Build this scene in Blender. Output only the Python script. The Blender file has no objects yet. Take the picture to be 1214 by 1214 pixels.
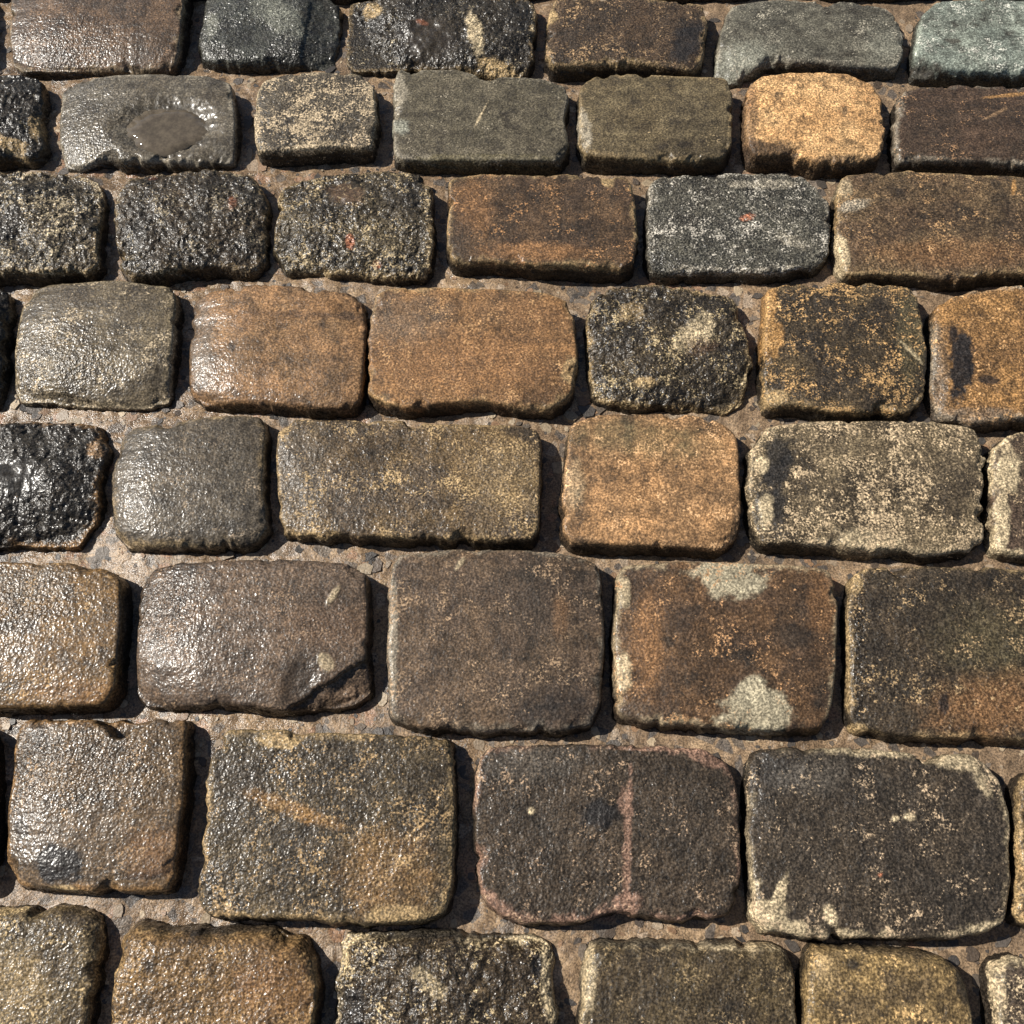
import bpy, math, random
import numpy as np
from mathutils import Vector

# ------------------------------------------------------------------ camera, world, sun, exposure
S = bpy.context.scene
COL = S.collection
TILT = math.radians(23.7)      # the camera looks down at the paving, tipped this far from the plumb line
FPX = 1122.0                   # focal length in pixels of the 1214 px photograph
CAMH = 1.0
cam = bpy.data.cameras.new('camera')
cam_o = bpy.data.objects.new('camera', cam); COL.objects.link(cam_o)
cam.sensor_width = 36; cam.lens = 36 * FPX / 1214
cam.clip_start = 0.02; cam.clip_end = 200
cam_o.location = (0, 0, CAMH); cam_o.rotation_euler = (TILT, 0, 0)
S.camera = cam_o

SUN_EL = math.radians(44)
SUN_AZ = math.radians(163)     # direction towards the sun in the xy plane, counted from +x
w = bpy.data.worlds.new('World'); S.world = w; w.use_nodes = True
wn = w.node_tree.nodes; wl = w.node_tree.links
sky = wn.new('ShaderNodeTexSky'); sky.sky_type = 'NISHITA'; sky.sun_disc = False
sky.sun_elevation = SUN_EL; sky.sun_rotation = math.pi / 2 - SUN_AZ
bg = wn['Background']; bg.inputs['Strength'].default_value = 0.05
wl.new(sky.outputs['Color'], bg.inputs['Color'])
sd = bpy.data.lights.new('sun', 'SUN'); sd.energy = 5.0; sd.angle = math.radians(0.5); sd.color = (1, 0.95, 0.87)
so = bpy.data.objects.new('sun', sd); COL.objects.link(so)
L = Vector((math.cos(SUN_EL) * math.cos(SUN_AZ), math.cos(SUN_EL) * math.sin(SUN_AZ), math.sin(SUN_EL)))
so.rotation_euler = L.to_track_quat('Z', 'Y').to_euler()
S.view_settings.view_transform = 'Standard'; S.view_settings.look = 'None'
S.view_settings.gamma = 1; S.view_settings.use_curve_mapping = False
S.view_settings.exposure = 0.3

# ------------------------------------------------------------------ helpers
ct, st = math.cos(TILT), math.sin(TILT)
def at(px, py, z):
    """photograph pixel -> point of the level plane at height z"""
    px = np.asarray(px, float); py = np.asarray(py, float)
    a = (px - 607) / FPX; b = (607 - py) / FPX
    dx, dy, dz = a, b * ct + st, b * st - ct
    k = (z - CAMH) / dz
    return dx * k, dy * k
def to_px(x, y, z):
    q = y * st - (z - CAMH) * ct
    return 607 + FPX * x / q, 607 - FPX * (y * ct + (z - CAMH) * st) / q

def lin(c):
    c = np.array(c, float) / 255
    c = c * 0.79 + 0.21 * (0.3 * c[0] + 0.59 * c[1] + 0.11 * c[2])
    c = c * np.array([1.01, 0.985, 0.945])
    return np.where(c <= 0.04045, c / 12.92, ((c + 0.055) / 1.055) ** 2.4)

def _h(ix, iy, seed):
    n = (ix.astype(np.int64) * 374761393 + iy.astype(np.int64) * 668265263 + seed * 2147483647) & 0xffffffff
    n = ((n ^ (n >> 13)) * 1274126177) & 0xffffffff
    n = (n ^ (n >> 16)) & 0xffffffff
    return n / 4294967295.0
def noise(x, y, seed=0):
    xi = np.floor(x); yi = np.floor(y); fx = x - xi; fy = y - yi
    u = fx * fx * fx * (fx * (fx * 6 - 15) + 10); v = fy * fy * fy * (fy * (fy * 6 - 15) + 10)
    def g(i, j):
        a = _h(xi + i, yi + j, seed) * 2 * math.pi
        return np.cos(a) * (fx - i) + np.sin(a) * (fy - j)
    return 1.5 * ((g(0, 0) * (1 - u) + g(1, 0) * u) * (1 - v) + (g(0, 1) * (1 - u) + g(1, 1) * u) * v)
def fbm(x, y, f, octv=4, seed=0, gain=0.5):
    s = 0; a = 1; t = 0
    for i in range(octv):
        s = s + a * noise(x * f + 13.7 * i, y * f - 7.1 * i, seed + i * 17); t += a; a *= gain; f *= 2.03
    return s / t
def sstep(a, b, x):
    t = np.clip((x - a) / (b - a), 0, 1); return t * t * (3 - 2 * t)

def tag(o, label=None, cat=None, group=None, kind=None):
    if label: o['label'] = label
    if cat: o['category'] = cat
    if group: o['group'] = group
    if kind: o['kind'] = kind
    return o

def mesh_obj(name, co, quads, tris, mat, attrs_col={}, attrs_f={}, loc=(0, 0, 0)):
    me = bpy.data.meshes.new(name)
    nq, nt = len(quads), len(tris)
    me.vertices.add(len(co)); me.vertices.foreach_set('co', np.asarray(co, np.float32).ravel())
    li = np.concatenate([np.asarray(quads, np.int32).ravel(), np.asarray(tris, np.int32).ravel()]) if nt else np.asarray(quads, np.int32).ravel()
    me.loops.add(len(li)); me.loops.foreach_set('vertex_index', li)
    me.polygons.add(nq + nt)
    ls = np.concatenate([np.arange(nq) * 4, nq * 4 + np.arange(nt) * 3]).astype(np.int32)
    me.polygons.foreach_set('loop_start', ls)
    me.polygons.foreach_set('use_smooth', np.ones(nq + nt, bool))
    me.update(calc_edges=True); me.validate()
    for k, v in attrs_col.items():
        a = me.attributes.new(k, 'FLOAT_COLOR', 'POINT')
        a.data.foreach_set('color', np.concatenate([v, np.ones((len(v), 1))], 1).astype(np.float32).ravel())
    for k, v in attrs_f.items():
        a = me.attributes.new(k, 'FLOAT', 'POINT'); a.data.foreach_set('value', np.asarray(v, np.float32))
    me.materials.append(mat)
    o = bpy.data.objects.new(name, me); COL.objects.link(o); o.location = loc
    return o

# ------------------------------------------------------------------ materials
def nd(nt, t, **kw):
    n = nt.nodes.new(t)
    for k, v in kw.items(): setattr(n, k, v)
    return n
def math_n(nt, op, a, b=None, clamp=False):
    n = nd(nt, 'ShaderNodeMath', operation=op); n.use_clamp = clamp
    for i, v in enumerate((a, b)):
        if v is None: continue
        if isinstance(v, (int, float)): n.inputs[i].default_value = v
        else: nt.links.new(v, n.inputs[i])
    return n.outputs[0]
def mrange(nt, v, a, b, c, d):
    n = nd(nt, 'ShaderNodeMapRange'); n.interpolation_type = 'SMOOTHSTEP'
    for i, q in enumerate((v, a, b, c, d)):
        if isinstance(q, (int, float)): n.inputs[i].default_value = q
        else: nt.links.new(q, n.inputs[i])
    return n.outputs[0]
def noise_n(nt, pos, scale, detail=3, rough=0.6):
    n = nd(nt, 'ShaderNodeTexNoise'); n.inputs['Scale'].default_value = scale
    n.inputs['Detail'].default_value = detail; n.inputs['Roughness'].default_value = rough
    nt.links.new(pos, n.inputs['Vector']); return n.outputs['Fac']
def attr(nt, name):
    n = nd(nt, 'ShaderNodeAttribute'); n.attribute_name = name; return n
def mixc(nt, fac, a, b, mode='MIX'):
    n = nd(nt, 'ShaderNodeMix', data_type='RGBA', blend_type=mode)
    for s, v in ((n.inputs[0], fac), (n.inputs[6], a), (n.inputs[7], b)):
        if isinstance(v, (int, float)): s.default_value = v
        elif isinstance(v, tuple): s.default_value = v
        else: nt.links.new(v, s)
    return n.outputs[2]

def stone_material():
    m = bpy.data.materials.new('weathered_stone'); m.use_nodes = True; nt = m.node_tree
    b = nt.nodes['Principled BSDF']; pos = nd(nt, 'ShaderNodeNewGeometry').outputs['Position']
    c1 = attr(nt, 'tone').outputs['Color']; c2 = attr(nt, 'fleck').outputs['Color']
    cov = attr(nt, 'cover').outputs['Fac']; wet = attr(nt, 'wet').outputs['Fac']; hew = attr(nt, 'hewn').outputs['Fac']
    n1 = noise_n(nt, pos, 210, 5, 0.78)
    n2 = noise_n(nt, pos, 430, 2, 0.6)
    nb = noise_n(nt, pos, 230, 1.5, 0.55)
    nc = noise_n(nt, pos, 420, 0.5, 0.5)
    n4 = noise_n(nt, pos, 330, 2, 0.6)
    n5 = noise_n(nt, pos, 130, 5, 0.8)
    n3 = noise_n(nt, pos, 38, 4, 0.6)
    # crusts and flecks of the second colour where the noise passes the cover threshold
    v = math_n(nt, 'ADD', math_n(nt, 'MULTIPLY', n5, 0.66), math_n(nt, 'MULTIPLY', n2, 0.34))
    thr = math_n(nt, 'SUBTRACT', 0.70, math_n(nt, 'MULTIPLY', cov, 0.36))
    f = mrange(nt, v, math_n(nt, 'SUBTRACT', thr, 0.03), math_n(nt, 'ADD', thr, 0.05), 0.0, 0.92)
    c = mixc(nt, f, c1, c2)
    # grains
    g = mrange(nt, n2, 0.36, 0.66, 0.32, 1.75)
    g2 = math_n(nt, 'MULTIPLY', mrange(nt, n3, 0.3, 0.7, 0.8, 1.2), mrange(nt, n4, 0.36, 0.64, 0.65, 1.35))
    gg = math_n(nt, 'MULTIPLY', g, g2)
    kf = math_n(nt, 'ADD', 0.42, math_n(nt, 'MULTIPLY', hew, 1.0), clamp=True)
    gg = math_n(nt, 'ADD', math_n(nt, 'MULTIPLY', gg, kf), math_n(nt, 'SUBTRACT', 1.0, kf))
    cc = nd(nt, 'ShaderNodeCombineColor'); [nt.links.new(gg, cc.inputs[i]) for i in range(3)]
    c = mixc(nt, 1.0, c, cc.outputs[0], 'MULTIPLY')
    # small dark pits
    vo = nd(nt, 'ShaderNodeTexVoronoi'); vo.inputs['Scale'].default_value = 230; nt.links.new(pos, vo.inputs['Vector'])
    pit = math_n(nt, 'MULTIPLY', mrange(nt, vo.outputs['Distance'], 0.16, 0.34, 1.0, 0.0), mrange(nt, n1, 0.5, 0.62, 0.0, 0.75))
    c = mixc(nt, pit, c, (0.02, 0.018, 0.015, 1))
    nt.links.new(c, b.inputs['Base Color'])
    # wet film: glossy where wet, broken up by the grain
    r = math_n(nt, 'SUBTRACT', 0.72, math_n(nt, 'MULTIPLY', wet, 0.3))
    r = math_n(nt, 'ADD', r, math_n(nt, 'MULTIPLY', math_n(nt, 'SUBTRACT', n1, 0.5), 0.35))
    r = math_n(nt, 'ADD', r, math_n(nt, 'MULTIPLY', f, 0.15))
    r = math_n(nt, 'MAXIMUM', r, 0.13)
    nt.links.new(r, b.inputs['Roughness'])
    nt.links.new(math_n(nt, 'ADD', 0.3, math_n(nt, 'MULTIPLY', wet, -0.1)), b.inputs['Specular IOR Level'])
    hgt = math_n(nt, 'ADD', math_n(nt, 'MULTIPLY', nb, 1.1), math_n(nt, 'MULTIPLY', nc, 0.55))
    hgt = math_n(nt, 'SUBTRACT', hgt, math_n(nt, 'MULTIPLY', pit, 0.25))
    bu = nd(nt, 'ShaderNodeBump'); bu.inputs['Distance'].default_value = 0.0036
    nt.links.new(hew, bu.inputs['Strength']); nt.links.new(hgt, bu.inputs['Height'])
    nt.links.new(bu.outputs[0], b.inputs['Normal']); nt.links.new(bu.outputs[0], b.inputs['Coat Normal'])
    nt.links.new(math_n(nt, 'MULTIPLY', math_n(nt, 'MULTIPLY', wet, mrange(nt, n1, 0.40, 0.58, 0.05, 1.0)), mrange(nt, f, 0.0, 1.0, 1.0, 0.5)), b.inputs['Coat Weight'])
    b.inputs['Coat Roughness'].default_value = 0.23; b.inputs['Coat IOR'].default_value = 1.4
    return m
STONE = stone_material()

def mortar_material():
    m = bpy.data.materials.new('sandy_mortar'); m.use_nodes = True; nt = m.node_tree
    b = nt.nodes['Principled BSDF']; pos = nd(nt, 'ShaderNodeNewGeometry').outputs['Position']
    n0 = noise_n(nt, pos, 9, 4, 0.6); n1 = noise_n(nt, pos, 60, 5, 0.7); n2 = noise_n(nt, pos, 500, 3, 0.6)
    cr = nd(nt, 'ShaderNodeValToRGB'); e = cr.color_ramp.elements
    e[0].position = 0.32; e[0].color = (*lin((86, 71, 55)), 1); e[1].position = 0.64; e[1].color = (*lin((170, 142, 108)), 1)
    q = cr.color_ramp.elements.new(0.5); q.color = (*lin((130, 106, 80)), 1)
    nt.links.new(math_n(nt, 'ADD', math_n(nt, 'MULTIPLY', n0, 0.4), math_n(nt, 'MULTIPLY', n1, 0.6)), cr.inputs[0])
    # aggregate ground flush with the mortar
    vo = nd(nt, 'ShaderNodeTexVoronoi'); vo.inputs['Scale'].default_value = 62; nt.links.new(pos, vo.inputs['Vector'])
    sep = nd(nt, 'ShaderNodeSeparateColor'); nt.links.new(vo.outputs['Color'], sep.inputs[0])
    vd = nd(nt, 'ShaderNodeTexVoronoi', feature='DISTANCE_TO_EDGE'); vd.inputs['Scale'].default_value = 62; nt.links.new(pos, vd.inputs['Vector'])
    mask = math_n(nt, 'MULTIPLY', mrange(nt, vd.outputs['Distance'], 0.05, 0.12, 0.0, 0.8), math_n(nt, 'GREATER_THAN', sep.outputs[0], 0.66))
    ag = nd(nt, 'ShaderNodeValToRGB'); ag.color_ramp.interpolation = 'CONSTANT'; e = ag.color_ramp.elements
    e[0].color = (*lin((95, 88, 82)), 1); e[1].position = 0.3; e[1].color = (*lin((160, 142, 122)), 1)
    q = ag.color_ramp.elements.new(0.55); q.color = (*lin((72, 70, 70)), 1)
    q = ag.color_ramp.elements.new(0.8); q.color = (*lin((150, 112, 84)), 1)
    nt.links.new(sep.outputs[1], ag.inputs[0])
    c = mixc(nt, mask, cr.outputs[0], ag.outputs[0])
    g = mrange(nt, n2, 0.35, 0.65, 0.5, 1.45)
    cc = nd(nt, 'ShaderNodeCombineColor'); [nt.links.new(g, cc.inputs[i]) for i in range(3)]
    c = mixc(nt, 1.0, c, cc.outputs[0], 'MULTIPLY')
    nt.links.new(c, b.inputs['Base Color'])
    wet = attr(nt, 'wet').outputs['Fac']
    r = math_n(nt, 'ADD', math_n(nt, 'SUBTRACT', 0.75, math_n(nt, 'MULTIPLY', wet, 0.5)), math_n(nt, 'MULTIPLY', math_n(nt, 'SUBTRACT', n1, 0.5), 0.5))
    nt.links.new(r, b.inputs['Roughness'])
    bu = nd(nt, 'ShaderNodeBump'); bu.inputs['Distance'].default_value = 0.004; bu.inputs['Strength'].default_value = 0.6
    nt.links.new(math_n(nt, 'ADD', n1, math_n(nt, 'MULTIPLY', n2, 0.25)), bu.inputs['Height']); nt.links.new(bu.outputs[0], b.inputs['Normal'])
    return m
MORTAR = mortar_material()

def gravel_material():
    m = bpy.data.materials.new('gravel_chip'); m.use_nodes = True; nt = m.node_tree
    b = nt.nodes['Principled BSDF']; pos = nd(nt, 'ShaderNodeNewGeometry').outputs['Position']
    n2 = noise_n(nt, pos, 400, 4, 0.6)
    c = mixc(nt, mrange(nt, n2, 0.3, 0.7, 0.55, 1.0), (0, 0, 0, 1), attr(nt, 'tone').outputs['Color'])
    nt.links.new(c, b.inputs['Base Color']); b.inputs['Roughness'].default_value = 0.42
    bu = nd(nt, 'ShaderNodeBump'); bu.inputs['Distance'].default_value = 0.0008; nt.links.new(n2, bu.inputs['Height']); nt.links.new(bu.outputs[0], b.inputs['Normal'])
    return m
GRAVEL = gravel_material()

def puddle_material():
    m = bpy.data.materials.new('muddy_rainwater'); m.use_nodes = True; nt = m.node_tree
    b = nt.nodes['Principled BSDF']; pos = nd(nt, 'ShaderNodeNewGeometry').outputs['Position']
    n = noise_n(nt, pos, 110, 5, 0.7)
    c = mixc(nt, mrange(nt, n, 0.3, 0.7, 0.0, 1.0), (*lin((76, 68, 57)), 1), (*lin((102, 92, 77)), 1))
    nt.links.new(c, b.inputs['Base Color']); b.inputs['Roughness'].default_value = 0.05; b.inputs['IOR'].default_value = 1.33; b.inputs['Coat Weight'].default_value = 0.6; b.inputs['Coat Roughness'].default_value = 0.03
    bu = nd(nt, 'ShaderNodeBump'); bu.inputs['Distance'].default_value = 0.0004; bu.inputs['Strength'].default_value = 0.3
    nt.links.new(n, bu.inputs['Height']); nt.links.new(bu.outputs[0], b.inputs['Normal'])
    return m
PUDDLE = puddle_material()

# ------------------------------------------------------------------ one stone sett
TOP = 0.030
PC = {  # colours of crusts, stains and wear, plus shade and glare painted on some stones
    'cream': (190, 172, 136), 'pale': (170, 162, 144), 'yellow': (178, 150, 102), 'ochre': (176, 128, 68),
    'orange': (140, 98, 58), 'rust': (168, 98, 66), 'black': (32, 32, 34), 'dark': (56, 48, 40), 'grey': (98, 92, 84),
    'brown': (98, 74, 54), 'pink': (142, 108, 90), 'green': (140, 144, 132), 'lichen': (164, 156, 130), 'olive': (104, 96, 64), 'tan': (150, 118, 84)}
def chaikin(P, it=2, r=0.10):
    for _ in range(it):
        Q = np.roll(P, -1, 0); P = np.stack([P * (1 - r) + Q * r, P * r + Q * (1 - r)], 1).reshape(-1, 2)
    return P
def resample(P, step):
    Q = np.vstack([P, P[:1]]); d = np.hypot(*np.diff(Q, axis=0).T); s = np.concatenate([[0], np.cumsum(d)])
    n = int(s[-1] / step); t = np.linspace(0, s[-1], n, endpoint=False)
    return np.stack([np.interp(t, s, Q[:, 0]), np.interp(t, s, Q[:, 1])], 1)
def dist_poly(px, py, P):
    A = P; B = np.roll(P, -1, 0); out = np.full(px.shape, 9.0)
    for (ax, ay), (bx, by) in zip(A, B):
        ex, ey = bx - ax, by - ay; l = ex * ex + ey * ey + 1e-12
        t = np.clip(((px - ax) * ex + (py - ay) * ey) / l, 0, 1)
        out = np.minimum(out, (px - ax - t * ex) ** 2 + (py - ay - t * ey) ** 2)
    return np.sqrt(out)
def blob(u, v, b, seed, x, y, soft=0.22, rag=0.55):
    cx, cy, rx, ry = b[:4]; a = math.radians(b[4] if len(b) > 4 else 0)
    du, dv = u - cx, v - cy
    p = du * math.cos(a) + dv * math.sin(a); q = -du * math.sin(a) + dv * math.cos(a)
    e = np.sqrt((p / rx) ** 2 + (q / ry) ** 2) + rag * 1.25 * fbm(x, y, 55, 5, seed, 0.66)
    return sstep(1 + soft, 1 - soft, e)
FOOT = []
idx = [0]
def sett(poly, label, base, base2, fleck, cover=0.3, style='S', wet=0.6, rim=None, rimk=0.5, marks=(), cuts=(), gloss=(),
         smooth=(), bevel=0.0045, dome=0.0015, tilt=(0, 0), step=0.0016, facets=(), shoulder=(0, 0), group=None, dz=0.0, back=0.0, hw=None):
    """poly: outline of the worn top; marks: (colour, cx, cy, rx, ry, rot, strength, soft); cuts: (cx,cy,rx,ry,rot,depth,soft)"""
    idx[0] += 1; sd_ = idx[0] * 101
    T = TOP + dz + 0.002 * math.sin(idx[0] * 2.3)
    P = np.array(poly, float)
    P = np.stack(at(P[:, 0], P[:, 1], T - 0.004), 1)
    P = resample(chaikin(P), step)
    n = len(P)
    # ragged edge
    rag = {'S': 0.0012, 'M': 0.0017, 'R': 0.0024}[style]
    tg = np.roll(P, -1, 0) - np.roll(P, 1, 0); nr = np.stack([tg[:, 1], -tg[:, 0]], 1); nr /= np.hypot(*nr.T)[:, None] + 1e-9
    area = 0.5 * np.sum(P[:, 0] * np.roll(P[:, 1], -1) - np.roll(P[:, 0], -1) * P[:, 1])
    if area < 0: P = P[::-1].copy(); nr = nr[::-1].copy() ; nr = -nr
    tg = np.roll(P, -1, 0) - np.roll(P, 1, 0); nr = np.stack([tg[:, 1], -tg[:, 0]], 1); nr /= np.hypot(*nr.T)[:, None] + 1e-9
    P = P + nr * (rag * (2.2 * fbm(P[:, 0], P[:, 1], 17, 2, sd_) + 2.6 * fbm(P[:, 0], P[:, 1], 50, 4, sd_ + 2, 0.6) * (0.3 + sstep(-0.1, 0.25, fbm(P[:, 0], P[:, 1], 9, 2, sd_ + 12)))))[:, None]
    rc = np.random.default_rng(sd_); chips = []
    for _ in range(rc.integers(4, 9) + (3 if style == 'R' else 0)):
        k = rc.integers(0, len(P)); r_ = rc.uniform(0.004, 0.013); chips.append((P[k, 0], P[k, 1], r_, rc.uniform(0.0015, 0.0055)))
        w_ = np.clip(1 - np.hypot(P[:, 0] - P[k, 0], P[:, 1] - P[k, 1]) / r_, 0, 1)
        P = P - nr * (w_ ** 0.7 * chips[-1][3] * 0.7)[:, None]
    FOOT.append(P[::6].copy())
    c = np.array([(P[:, 0].min() + P[:, 0].max()) / 2, (P[:, 1].min() + P[:, 1].max()) / 2])
    # four corners of the outline, then a blended patch between its four sides
    hx, hy = np.ptp(P[:, 0]) / 2, np.ptp(P[:, 1]) / 2
    cor = [int(np.argmax((P[:, 0] - c[0]) / hx * a_ + (P[:, 1] - c[1]) / hy * b_)) for a_, b_ in ((-1, -1), (1, -1), (1, 1), (-1, 1))]
    P = np.roll(P, -cor[0], 0); cor = [(k - cor[0]) % len(P) for k in cor]
    def seg(i0, i1, k):
        if i1 <= i0: i1 += len(P)
        t = np.linspace(i0, i1, k); Q = np.vstack([P, P])
        return np.stack([np.interp(t, np.arange(len(Q)), Q[:, 0]), np.interp(t, np.arange(len(Q)), Q[:, 1])], 1)
    na = max(int(2 * hx / step), 8); nb_ = max(int(2 * hy / step), 8)
    Bt = seg(cor[0], cor[1], na); Rt = seg(cor[1], cor[2], nb_); Tp = seg(cor[2], cor[3], na)[::-1]; Lt = seg(cor[3], len(P), nb_)[::-1]
    ua = np.linspace(0, 1, na)[None, :, None]; va = np.linspace(0, 1, nb_)[:, None, None]
    G = ((1 - va) * Bt[None] + va * Tp[None] + (1 - ua) * Lt[:, None] + ua * Rt[:, None]
         - ((1 - ua) * (1 - va) * Bt[0] + ua * (1 - va) * Bt[-1] + (1 - ua) * va * Tp[0] + ua * va * Tp[-1]))
    gi = np.arange(na * nb_).reshape(nb_, na)
    loop = np.concatenate([gi[0, :-1], gi[:-1, -1], gi[-1, :0:-1], gi[:0:-1, 0]])
    X, Y = G[..., 0].ravel(), G[..., 1].ravel()
    n = len(loop); LP = np.stack([X[loop], Y[loop]], 1)
    tg = np.roll(LP, -2, 0) - np.roll(LP, 2, 0); nr = np.stack([tg[:, 1], -tg[:, 0]], 1); nr /= np.hypot(*nr.T)[:, None] + 1e-9
    d = dist_poly(X, Y, P[::3]); d[loop] = 0
    u, v = to_px(X, Y, T)
    # worn top
    lay = fbm(X, Y * 7, 9, 4, sd_ + 8, 0.6)
    A = {'S': (0.0016, 0.00025), 'M': (0.0022, 0.0006), 'R': (0.0040, 0.0018)}[style]
    sm = np.ones(len(X))
    for b in smooth: sm *= 1 - 0.95 * blob(u, v, b, sd_ + 3, X, Y, 0.35, 0.3)
    if style == 'R':
        rg = 1 - 2.2 * np.abs(fbm(X, Y, 55, 4, sd_ + 5, 0.6))
        Z = A[0] * 1.5 * fbm(X, Y, 26, 3, sd_ + 1) + A[1] * 1.3 * (rg - 0.5) * sm + A[1] * 1.1 * fbm(X, Y, 150, 3, sd_ + 7, 0.65) * sm
    else:
        Z = A[0] * fbm(X, Y, 11, 3, sd_ + 1) + A[1] * 2.2 * fbm(X, Y, 60, 4, sd_ + 5, 0.65) * sm + A[1] * fbm(X, Y, 210, 2, sd_ + 7) * sm + 0.0007 * lay * (style == 'S')
    tx, ty = tilt
    Z += (X - c[0]) * math.tan(math.radians(tx)) + (Y - c[1]) * math.tan(math.radians(ty))
    uu = np.broadcast_to(np.linspace(-1, 1, na)[None, :], (nb_, na)).ravel(); vv_ = np.broadcast_to(np.linspace(-1, 1, nb_)[:, None], (nb_, na)).ravel()
    Z -= dome * (np.abs(uu) ** 2.6 + np.abs(vv_) ** 2.6)
    bv = bevel * (1 + 0.55 * fbm(X, Y, 18, 3, sd_ + 9))
    if back: bv = bv + back * sstep(c[1], P[:, 1].max(), Y)
    k = np.clip(1 - d / bv, 0, 1)
    Z -= bv * 0.75 * (1 - np.sqrt(np.maximum(1 - k ** 2, 0.0)))
    Z -= 0.001 * shoulder[0] * np.clip((-uu - 0.25) / 0.75, 0, 1) ** 2 + 0.001 * shoulder[1] * np.clip((-vv_ - 0.1) / 0.9, 0, 1) ** 2
    fc = []
    for q in facets:   # a broken face below the line p1-p2
        (x1, x2), (y1, y2) = at([q[0], q[2]], [q[1], q[3]], T); fc.append((x1, y1, x2, y2, q[4], q[5]))
    for _ in range({'S': 1, 'M': 3, 'R': 7}[style]):
        a_ = rc.uniform(0, 6.28); q_ = rc.uniform(0.25, 0.85) if style == 'R' else rc.uniform(0.75, 0.95)
        mx, my = c[0] + hx * q_ * math.cos(a_), c[1] + hy * q_ * math.sin(a_)
        if style != 'R': a_ += rc.uniform(-0.4, 0.4)
        else: a_ += rc.uniform(-1.2, 1.2)
        fc.append((mx - math.sin(a_) * .01, my + math.cos(a_) * .01, mx + math.sin(a_) * .01, my - math.cos(a_) * .01, 0.0, rc.uniform(0.05, 0.16) if style == 'R' else rc.uniform(0.05, 0.14)))
    for (x1, y1, x2, y2, dr, sl) in fc:
        l_ = math.hypot(x2 - x1, y2 - y1)
        s_ = ((x2 - x1) * (Y - y1) - (y2 - y1) * (X - x1)) / l_ + 0.006 * fbm(X, Y, 45, 4, sd_ + 16, 0.6)
        Z -= (dr * sstep(0, 0.0022, s_) + sl * np.maximum(s_, 0)) * (1 + 0.3 * fbm(X, Y, 70, 3, sd_ + 18))
    chipm = np.zeros(len(X))
    for (hx_, hy_, r_, dp) in chips:
        e_ = np.hypot(X - hx_, Y - hy_) / r_ + 0.5 * fbm(X, Y, 90, 3, sd_ + 15)
        Z -= dp * sstep(1.1, 0.6, e_)
    # nibbled arris
    nb = sstep(0.05, 0.3, fbm(X, Y, 42, 3, sd_ + 11, 0.5)) * np.clip(1 - d / 0.009, 0, 1)
    Z -= 0.0045 * nb * sstep(-0.05, 0.25, fbm(X, Y, 9, 2, sd_ + 12))
    for b in cuts:
        mk = blob(u, v, b[:5], sd_ + 13, X, Y, b[6] if len(b) > 6 else 0.2, b[7] if len(b) > 7 else 0.25)
        Z -= b[5] * mk * (1 + 0.25 * fbm(X, Y, 60, 3, sd_ + 4)); chipm = np.maximum(chipm, mk)
    for b in marks:
        if b[0] in ('lichen', 'cream'): Z += 0.0007 * blob(u, v, b[1:6], sd_ + 51 + int(b[1]) % 7, X, Y, 0.25, 0.6)
    Z = T + np.maximum(Z, -0.022)
    # sides
    K = 16
    nt_ = len(X); ex, ey, ez = X[loop], Y[loop], Z[loop]; ezs = np.mean([np.roll(ez, j) for j in range(-5, 6)], 0)
    sx, sy, sz = [], [], []
    for j in range(1, K + 1):
        t = j / K
        zz = ezs * (1 - t) + (-0.012) * t + (ez - ezs) * max(0, 1 - 4 * t)
        fl = 0.0012 * math.sin(min(t * 2.2, 1.57)) + 0.002 * t
        wob = 0.0036 * fbm(ex + zz * 0.9, ey + zz * 0.7, 60, 4, sd_ + 21, 0.7) * min(1, 5 * t)
        sx.append(ex + nr[:, 0] * (fl + wob)); sy.append(ey + nr[:, 1] * (fl + wob)); sz.append(zz)
    X = np.concatenate([X] + sx); Y = np.concatenate([Y] + sy); Z = np.concatenate([Z] + sz)
    side = np.concatenate([np.zeros(len(u)), np.repeat(np.arange(1, K + 1) / K, n)])
    u = np.concatenate([u] + [u[loop]] * K); v = np.concatenate([v] + [v[loop]] * K)
    chipm = np.concatenate([chipm] + [chipm[loop]] * K); d = np.concatenate([d, np.zeros(n * K)])
    # colour: two tones drifting over the stone, wear, crusts, stains, painted shade and glare
    xx, yy = X + Z * 0.8, Y + Z * 0.6
    t = sstep(-0.28, 0.28, fbm(xx, yy, 16, 5, sd_ + 31, 0.62))[:, None]
    C = lin(base) * (1 - t) + lin(base2) * t
    C = C * (1 + 0.5 * fbm(xx, yy, 90, 3, sd_ + 33, 0.7))[:, None]
    if style == 'S': C = C * (1 + 0.45 * fbm(xx, yy * 7, 9, 4, sd_ + 8, 0.6))[:, None]
    # traffic film and black pollution crust, running on from stone to stone
    gr_ = 0.4 * sstep(0.0, 0.35, fbm(xx, yy, 5, 5, 77, 0.7)) + 0.45 * sstep(0.08, 0.36, fbm(xx, yy, 34, 4, sd_ + 34, 0.65))
    C = C * (1 - gr_[:, None]) + lin((46, 40, 33)) * gr_[:, None]
    F = np.tile(lin(fleck) * np.array([1.03, 0.98, 1.0]), (len(X), 1)) * np.clip(1 + 0.5 * fbm(xx, yy, 70, 3, sd_ + 36), 0.4, 1.5)[:, None]; CV = np.clip(cover + 0.5 * fbm(xx, yy, 22, 4, sd_ + 35, 0.6), 0.0, 0.95)
    W = np.clip(wet + 0.35 * fbm(xx, yy, 12, 3, sd_ + 37), 0, 1)
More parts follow.
